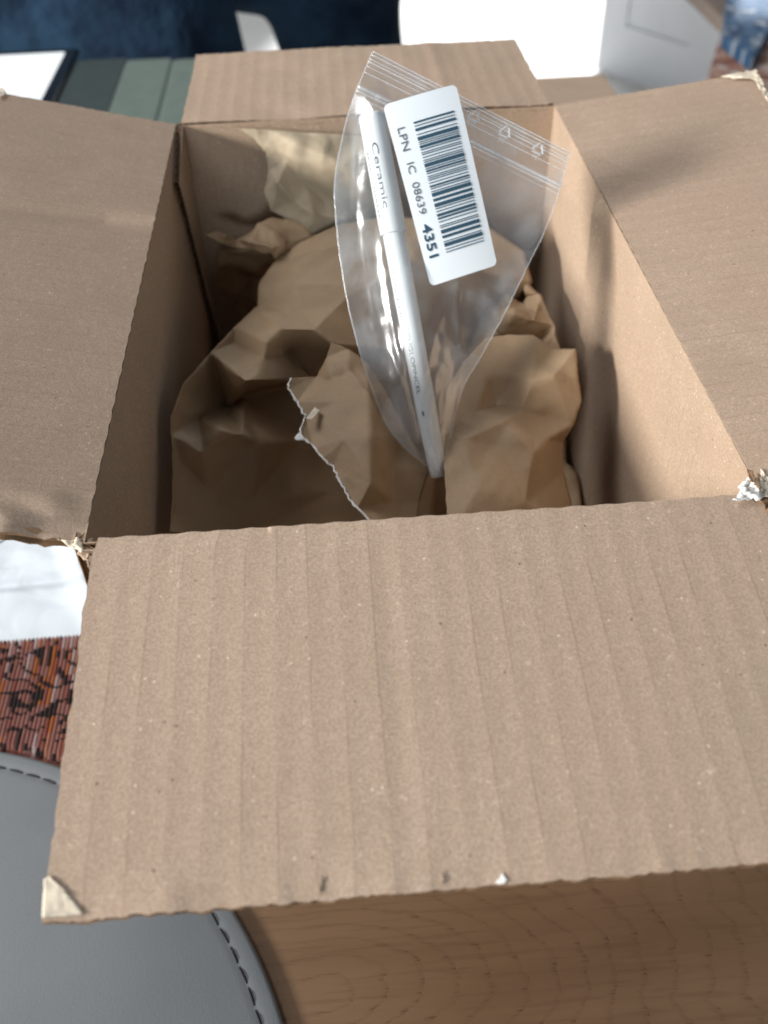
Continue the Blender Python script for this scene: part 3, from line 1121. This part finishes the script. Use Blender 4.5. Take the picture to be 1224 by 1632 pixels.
# grey round placemat with dark running stitch
t = NT('grey_leatherette')
g = t.obj()
cc = t.mix(t.ramp(t.noise(g, 14, 3), 0.3, 0.7), c4(.108, .122, .133), c4(.120, .136, .147))
t.set(Base__Color=cc, Roughness=0.47, Specular__IOR__Level=0.42)
vo = t.n('ShaderNodeTexVoronoi', Vector=g, Scale=900)
t.bump(t.math('ADD', vo.outputs['Distance'], t.math('MULTIPLY', t.noise(g, 60, 3), 1.5)), 0.16, 0.0002)
M['leather'] = t.m
M['thread'] = simple('dark_thread', (.012, .014, .018), 0.7, 0.3, 0, 0, 0.6, 2500)
PC, PR = Vector((-0.1503, -0.1310, TABLE_Z)), 0.1983
mat_o = empty('round_placemat', tuple(PC), 'round grey leather-look placemat with black stitching beside the box', 'placemat')
m = MB()
prof = [(0.0, .0030), (PR * .5, .0030), (PR - .012, .0030), (PR - .0095, .0029), (PR - .0085, .0027), (PR - .0075, .0029), (PR - .005, .0030), (PR - .0022, .0030), (PR - .0014, .0029), (PR - .0007, .0026), (PR - .0002, .0020), (PR, .0013), (PR - .0004, .0004), (PR - .002, 0.0)]
n = 200
vs, fs = [], []
for r_, z in prof:
    for k in range(n):
        an = 2 * math.pi * k / n
        vs.append(PC + Vector((math.cos(an) * r_, math.sin(an) * r_, z + .0006)))
for i in range(len(prof) - 1):
    for k in range(n):
        k2 = (k + 1) % n
        fs.append((i * n + k, (i + 1) * n + k, (i + 1) * n + k2, i * n + k2))
m.add(vs, fs)
m.build('pad', M['leather'], mat_o, True)
rst = PR - .0085
nst = 132
da = 2 * math.pi / nst
m = MB()
m.tube([Vector((rst * math.cos(a), rst * math.sin(a), z)) - Vector((rst, 0, 0)) for a, z in ((-da * .46, -.0006), (-da * .38, .0003), (-da * .15, .0007), (da * .15, .0007), (da * .38, .0003), (da * .46, -.0006))], [.0002, .0004, .0005, .0005, .0004, .0002], 7)
sme = None
for k in range(nst):
    a = k * da
    if sme is None:
        o = m.build('stitch', M['thread'], mat_o, True)
        sme = o
    else:
        o = sme.copy()
        COL.objects.link(o)
        o.parent = mat_o
        o.matrix_parent_inverse = Matrix.Translation(-mat_o.location)
    o.location = PC + Vector((rst * math.cos(a), rst * math.sin(a), .0030))
    o.rotation_euler = (0, 0, a + (0.05 if k % 2 else -0.03))

# ribbed woven cloth
t = NT('ribbed_tapestry')
u = t.uv()
sx = t.n('ShaderNodeSeparateXYZ', Vector=u).outputs
RIB = 0.0021
rid = t.math('FLOOR', t.math('DIVIDE', sx[0], RIB))
cell = t.math('FLOOR', t.math('DIVIDE', sx[1], 0.0006))
comb = t.n('ShaderNodeCombineXYZ', X=t.math('MULTIPLY', rid, RIB), Y=t.math('MULTIPLY', cell, 0.0006), Z=0.0).outputs[0]
pn_ = t.noise(comb, 32, 1, 0.5, 1.6)
sw = t.math('PINGPONG', t.math('MULTIPLY', pn_, 5.0), 0.5)
dark = t.math('SUBTRACT', 1.0, t.ramp(sw, 0.10, 0.14))
rc = t.n('ShaderNodeTexWhiteNoise', _noise_dimensions='2D', Vector=t.n('ShaderNodeCombineXYZ', X=rid, Y=t.math('FLOOR', t.math('MULTIPLY', cell, 0.035)), Z=0.0).outputs[0]).outputs[0]
colr = t.mix(t.ramp(rc, 0.0, 0.45), c4(.14, .040, .030), c4(.17, .080, .070))
colr = t.mix(t.ramp(rc, 0.72, 0.8), colr, c4(.22, .07, .02))
colr = t.mix(t.ramp(rc, 0.88, 0.93), colr, c4(.24, .18, .18))
zz = t.math('PINGPONG', t.math('DIVIDE', sx[1], 0.0012), 0.5)
colr = t.mix(t.math('MULTIPLY', t.ramp(zz, 0.12, 0.0), 0.28), colr, c4(.10, .03, .03))
colr = t.mix(dark, colr, c4(.016, .012, .012))
t.set(Base__Color=colr, Roughness=0.9, Specular__IOR__Level=0.15)
t.bump(t.math('ADD', zz, t.noise(t.obj(), 1800, 2)), 0.6, 0.0006)
M['tapestry'] = t.m
cx0, cx1, cy0, cy1 = -0.46, -0.008, -0.06, 0.126
m = MB()
per = int((cx1 - cx0) / 0.0042)


def cloth(a, b):
    x = cx0 + (cx1 - cx0) * a
    k = abs(math.sin(math.pi * a * per))
    k2 = abs(math.sin(2 * math.pi * a * per))
    y = cy0 + (cy1 - cy0) * b
    if b > .97:
        y += (k ** .6) * 0.0021 * (b - .97) / .03 + .0005 * noise.noise(Vector((x * 300, 0, 0)))
    z = TABLE_Z + 0.0016 + 0.0010 * (k2 ** .6) * (1 if b < .985 else .6)
    if b > .93:
        z += (b - .93) / .07 * .0022
    d = (Vector((x, y)) - Vector((PC.x, PC.y))).length
    if d < PR + .004:
        z = min(z, TABLE_Z + 0.0005)
    return (x, y, z)


m.grid(cloth, per * 10, 70, lambda a, b: (a * per * 0.0042, cy0 + (cy1 - cy0) * b))
tc = m.build('woven_cloth', M['tapestry'], None, True)
tag(tc, 'ribbed red and black woven cloth on the table beneath the placemat and white parcel', 'cloth')

# white padded mailer
t = NT('white_poly_mailer')
t.set(Base__Color=c4(.46, .52, .57), Roughness=0.38, Specular__IOR__Level=0.45)
t.bump(t.noise(t.scale(t.obj(), (1, 1.6, 1)), 22, 3, 0.5, 0.5), 0.5, 0.004)
M['mailer'] = t.m
mx0, mx1, my0, my1 = -0.40, -0.012, 0.123, 0.42
mroot = empty('white_mailer', ((mx0 + mx1) / 2, (my0 + my1) / 2, TABLE_Z), 'white plastic mailing parcel lying under the left flap', 'parcel')


def mail(a, b):
    x = mx0 + (mx1 - mx0) * a
    y = my0 + (my1 - my0) * b + (.0008 * noise.noise(Vector((x * 60, 0, 0))) if b == 0 else 0)
    e = min(1, b / .25) ** .6 * min(1, (1 - b) / .2) ** .6 * min(1, (1 - a) / .12) ** .5 * min(1, a / .1) ** .5
    z = TABLE_Z + .0012 + .016 * e + .003 * fbm(x * 14, y * 14, 3, 3) * e
    z -= 0.0028 * math.exp(-((y - 0.163 - .03 * (x + .06)) / 0.0018) ** 2)
    z += 0.0055 * math.exp(-(((x + .083) * .9 + (y - .19) * .35) / 0.006) ** 2) * e
    return (x, y, z)


m = MB()
m.grid(mail, 130, 110)
m.grid(lambda a, b: (mail(a, b)[0], mail(a, b)[1], TABLE_Z + .0012), 20, 20, None, 0, True)
m.grid(lambda a, b: (mail(a, 0)[0], mail(a, 0)[1], TABLE_Z + .0012 + (mail(a, 0)[2] - TABLE_Z - .0012) * b), 130, 1, None, 0)
m.build('pouch', M['mailer'], mroot, True)
# printed grey curved line near the flap
m = MB()
arc = []
for i in range(16):
    an = R(-75 + 95 * i / 15)
    x = at_z(-6, 848, TABLE_Z + .018).x + .0065 * math.cos(an)
    y = at_z(-6, 848, TABLE_Z + .018).y + .0075 * math.sin(an)
    a, b = (x - mx0) / (mx1 - mx0), (y - my0) / (my1 - my0)
    arc.append(Vector(mail(a, b)) + Vector((0, 0, .0003)))
vs = []
for i, p in enumerate(arc):
    r_ = Vector((math.cos(R(-75 + 95 * i / 15)), math.sin(R(-75 + 95 * i / 15)), 0)) * .0006
    vs += [p - r_, p + r_]
m.add(vs, [(2 * i, 2 * i + 1, 2 * i + 3, 2 * i + 2) for i in range(len(arc) - 1)])
m.build('printed_line', M['ink_grey'], mroot)

# tablet with its lit screen
tab_o = empty('tablet_computer', (-.36, .93, TABLE_Z), 'black bordered tablet with a blank white lit screen at the far left', 'tablet')
M['black'] = simple('black_glass', (.01, .012, .015), 0.15, 0.5)
t = NT('lit_screen')
t.set(Base__Color=c4(0, 0, 0), Roughness=0.2, Emission__Color=c4(.93, .98, 1), Emission__Strength=1.7)
M['screen'] = t.m
m = MB()
m.box(-.50, -.221, .76, 1.062, TABLE_Z + .001, TABLE_Z + .009)
o = m.build('body', M['black'], tab_o)
b_ = o.modifiers.new('bevel', 'BEVEL'); b_.width = .003; b_.segments = 3
m = MB()
m.box(-.485, -.2355, .778, 1.046, TABLE_Z + .0085, TABLE_Z + .0094)
m.build('screen', M['screen'], tab_o)

# grey-green folio cover
M['folio'] = simple('grey_green_cover', (.12, .155, .135), 0.6, 0.3, 60, .08, .4, 700, .0003)
M['folio_shaded'] = simple('shaded_grey_green_cover', (.035, .05, .05), 0.6, 0.3, 60, .08, .4, 700, .0003)  # same cover where shadow falls on its left, shade put into the colour
fo = empty('folio_cover', (-.09, .9, TABLE_Z), 'grey green folding tablet cover lying open behind the box', 'tablet cover')
for i, (x0, x1, mt, y1) in enumerate(((-.2195, -.158, 'folio_shaded', 1.026), (-.1565, -.1025, 'folio', 1.018), (-.0985, .02, 'folio', 1.012))):
    m = MB()
    m.box(x0, x1, .70, y1, TABLE_Z + .001, TABLE_Z + .006)
    o = m.build('cover_panel', M[mt], fo)
    b_ = o.modifiers.new('bevel', 'BEVEL'); b_.width = .0022; b_.segments = 3
m = MB()
m.box(-.218, .018, .702, 1.010, TABLE_Z + .0008, TABLE_Z + .0042)
m.build('spine', M['folio'], fo)

# second carton behind
c2 = empty('small_carton', (.15, .5, TABLE_Z), 'plain closed brown carton standing behind the open box', 'box')
P = at_z(962, 119, -.10)
m = MB()
m.box(.02, P.x, P.y - .29, P.y, TABLE_Z + .001, -.1035)
o = m.build('carton_body', M['kraft_weak'], c2)
b_ = o.modifiers.new('bevel', 'BEVEL'); b_.width = .0015; b_.segments = 2
for x0, x1 in ((.02, P.x / 2 + .0095), (P.x / 2 + .0105, P.x)):
    m = MB()
    m.box(x0, x1, P.y - .29, P.y, -.1032, -.1)
    m.build('top_flap', M['kraft_weak'], c2)

# =================================================================== BEYOND THE TABLE
t = NT('pale_floor')
g = t.obj()
t.set(Base__Color=t.mix(t.ramp(t.noise(g, 3, 3), .3, .7), c4(.70, .68, .65), c4(.78, .77, .75)), Roughness=0.5)
M['floor'] = t.m
m = MB()
m.box(-6, 7, -3, 9, -1.0, -0.95)
fl = m.build('floor', M['floor'])
tag(fl, kind='structure')

# white panelled door ajar
M['door'] = simple('white_door_paint', (.68, .70, .72), 0.5, 0.3, 8, .03)
A = at_z(950, 112, -.945)
B = Vector((1.2427, 2.645, -.945))
dv = (B - A)
dl = dv.length
dv.normalize()
dn = Vector((dv.y, -dv.x, 0))
if dn.dot(CAMPOS - A) < 0:
    dn = -dn
door = empty('white_door', tuple((A + B) / 2), 'white panelled door standing ajar in the bright background', 'door')


def dbox(m, s0, s1, z0, z1, n0, n1):
    v = [A + dv * s + dn * k + Vector((0, 0, z)) for z in (z0, z1) for k in (n0, n1) for s in (s0, s1)]
    m.add(v, [(0, 1, 3, 2), (4, 6, 7, 5), (0, 4, 5, 1), (2, 3, 7, 6), (0, 2, 6, 4), (1, 5, 7, 3)])


m = MB()
dbox(m, 0, dl, 0.005, 2.0, -.04, -.012)
m.build('leaf', M['door'], door)
for s0, s1, z0, z1 in ((0, .1, .005, 2.0), (dl - .1, dl, .005, 2.0), (.1, dl - .1, .005, .16), (.1, dl - .1, .9, 1.02), (.1, dl - .1, 1.88, 2.0)):
    m = MB()
    dbox(m, s0, s1, z0, z1, -.0115, .002)
    o = m.build('rail', M['door'], door)
for z0, z1 in ((.16, .9), (1.02, 1.88)):
    m = MB()
    dbox(m, .1, dl - .1, z0, z1, -.0118, -.004)
    m.build('door_panel', M['door'], door)

# person's legs in checked trousers
t = NT('navy_check_cloth')
g = t.uv()
xyz = t.n('ShaderNodeSeparateXYZ', Vector=g).outputs
l1 = t.math('SUBTRACT', 1.0, t.ramp(t.math('PINGPONG', t.math('DIVIDE', xyz[0], 0.022), 0.5), 0.03, 0.09))
l2 = t.math('SUBTRACT', 1.0, t.ramp(t.math('PINGPONG', t.math('DIVIDE', xyz[1], 0.022), 0.5), 0.03, 0.09))
cl = t.mix(t.math('MULTIPLY', t.math('MAXIMUM', l1, l2), .8), c4(.007, .013, .026), c4(.022, .055, .10))
cl = t.mix(t.ramp(t.noise(t.obj(), 9, 3), .35, .7), cl, c4(.007, .014, .030))
t.set(Base__Color=cl, Roughness=0.9, Specular__IOR__Level=0.1)
t.bump(t.noise(t.obj(), 25, 4), 0.6, 0.02)
M['trousers'] = t.m
t = NT('dark_sock_shoe')
M['shoe'] = simple('dark_shoe', (.02, .02, .022), .5, .4)


def limb(m, pts, radii, n=28, seed=0):
    pts = [Vector(p) for p in pts]
    P_, R_ = [], []
    for i in range(len(pts) - 1):
        for k in range(14):
            f = k / 14
            P_.append(pts[i].lerp(pts[i + 1], f))
            R_.append(radii[i] + (radii[i + 1] - radii[i]) * f)
    P_.append(pts[-1]); R_.append(radii[-1])
    for _ in range(6):
        P_ = [P_[0]] + [(P_[i - 1] + P_[i] * 2 + P_[i + 1]) / 4 for i in range(1, len(P_) - 1)] + [P_[-1]]
    b = len(m.v)
    m.tube(P_, R_, n)
    for i in range(b, len(m.v)):
        p = Vector(m.v[i])
        m.v[i] = tuple(p + Vector((noise.noise(p * 9 + Vector((seed, 0, 0))), noise.noise(p * 9 + Vector((0, seed, 3))), noise.noise(p * 9))) * .012)


person = empty('person', (-.2, 1.35, -.95), 'person in dark navy checked trousers behind the table, only the legs in view', 'person')
m = MB()
# pelvis on an unseen seat out of frame to the left, near thigh across the frame, the other knee beside it
limb(m, [(-.62, 1.42, -.02), (-.42, 1.32, -.155), (-.165, 1.26, -.195), (-.115, 1.26, -.42), (-.13, 1.30, -.88)], [.17, .155, .125, .10, .075], seed=1)
limb(m, [(-.62, 1.46, -.02), (-.35, 1.52, -.05), (.10, 1.50, -.19), (.125, 1.50, -.45), (.10, 1.52, -.88)], [.17, .15, .125, .10, .075], seed=5)
limb(m, [(-.62, 1.44, -.10), (-.64, 1.45, .15), (-.64, 1.47, .35)], [.19, .17, .19], seed=8)
tr_o = m.build('trousers', M['trousers'], person, True)
rm = tr_o.modifiers.new('one_surface', 'REMESH')
rm.mode = 'VOXEL'
rm.voxel_size = .012
rm.use_smooth_shade = True
for x, y in ((-.14, 1.24), (.09, 1.46)):
    m = MB()
    limb(m, [(x, y + .06, -.86), (x, y + .05, -.905), (x + .02, y - .08, -.915), (x + .03, y - .16, -.925)], [.05, .045, .042, .025], 14)
    m.build('shoe', M['shoe'], person, True)

# magazines on a low stool at the right
st = empty('side_table', (1.15, 1.85, -.95), 'small brown wooden side table carrying magazines at the far right', 'side table')
SZ = -.45
m = MB()
m.box(.93, 1.5, 1.45, 2.3, SZ - .03, SZ)
m.build('top', M['oak'], st)
for x in (1.1, 1.44):
    for y in (1.47, 2.24):
        m = MB()
        m.box(x, x + .04, y, y + .04, -.95, SZ - .03)
        m.build('leg', M['oak'], st)


def cover(name, cols, seed, scale):
    t = NT(name)
    u = t.uv()
    n1 = t.noise(t.scale(u, (1, 1, 1), (seed, 0, 0)), scale, 3, .6, .6)
    n2 = t.noise(t.scale(u, (1, 1, 1), (0, seed, 0)), scale * 1.8, 2, .5, 1)
    c = t.mix(t.ramp(n1, .42, .55), c4(*cols[0]), c4(*cols[1]))
    c = t.mix(t.ramp(n2, .55, .62), c, c4(*cols[2]))
    t.set(Base__Color=c, Roughness=.6, Specular__IOR__Level=.2)
    return t.m


M['mag_blue'] = cover('blue_magazine_cover', ((.02, .055, .13), (.05, .12, .22), (.36, .40, .44)), 4, 18)
M['mag_food'] = cover('food_magazine_cover', ((.22, .08, .05), (.38, .22, .16), (.50, .46, .44)), 9, 22)
for corners, mt, lbl, z in ((((1163, -40), (1262, -12), (1200, 92), (1152, 54)), 'mag_blue', 'magazine with a blue cover at the far right edge', SZ + .03),
                            (((1150, 48), (1262, 70), (1226, 190), (1128, 122)), 'mag_food', 'magazine with a reddish food photograph cover below the blue one', SZ + .006)):
    m = MB()
    c = [at_z(x, y, z) for x, y in corners]
    ctr = sum(c, Vector()) / 4
    vs = [p for p in c] + [p - Vector((0, 0, .006 if z < SZ + .01 else .029)) for p in c]
    m.add(vs, [(0, 1, 2, 3), (4, 7, 6, 5), (0, 4, 5, 1), (1, 5, 6, 2), (2, 6, 7, 3), (3, 7, 4, 0)])
    o = m.build('magazine', M[mt])
    tag(o, lbl, 'magazine', 'magazines on the side table')
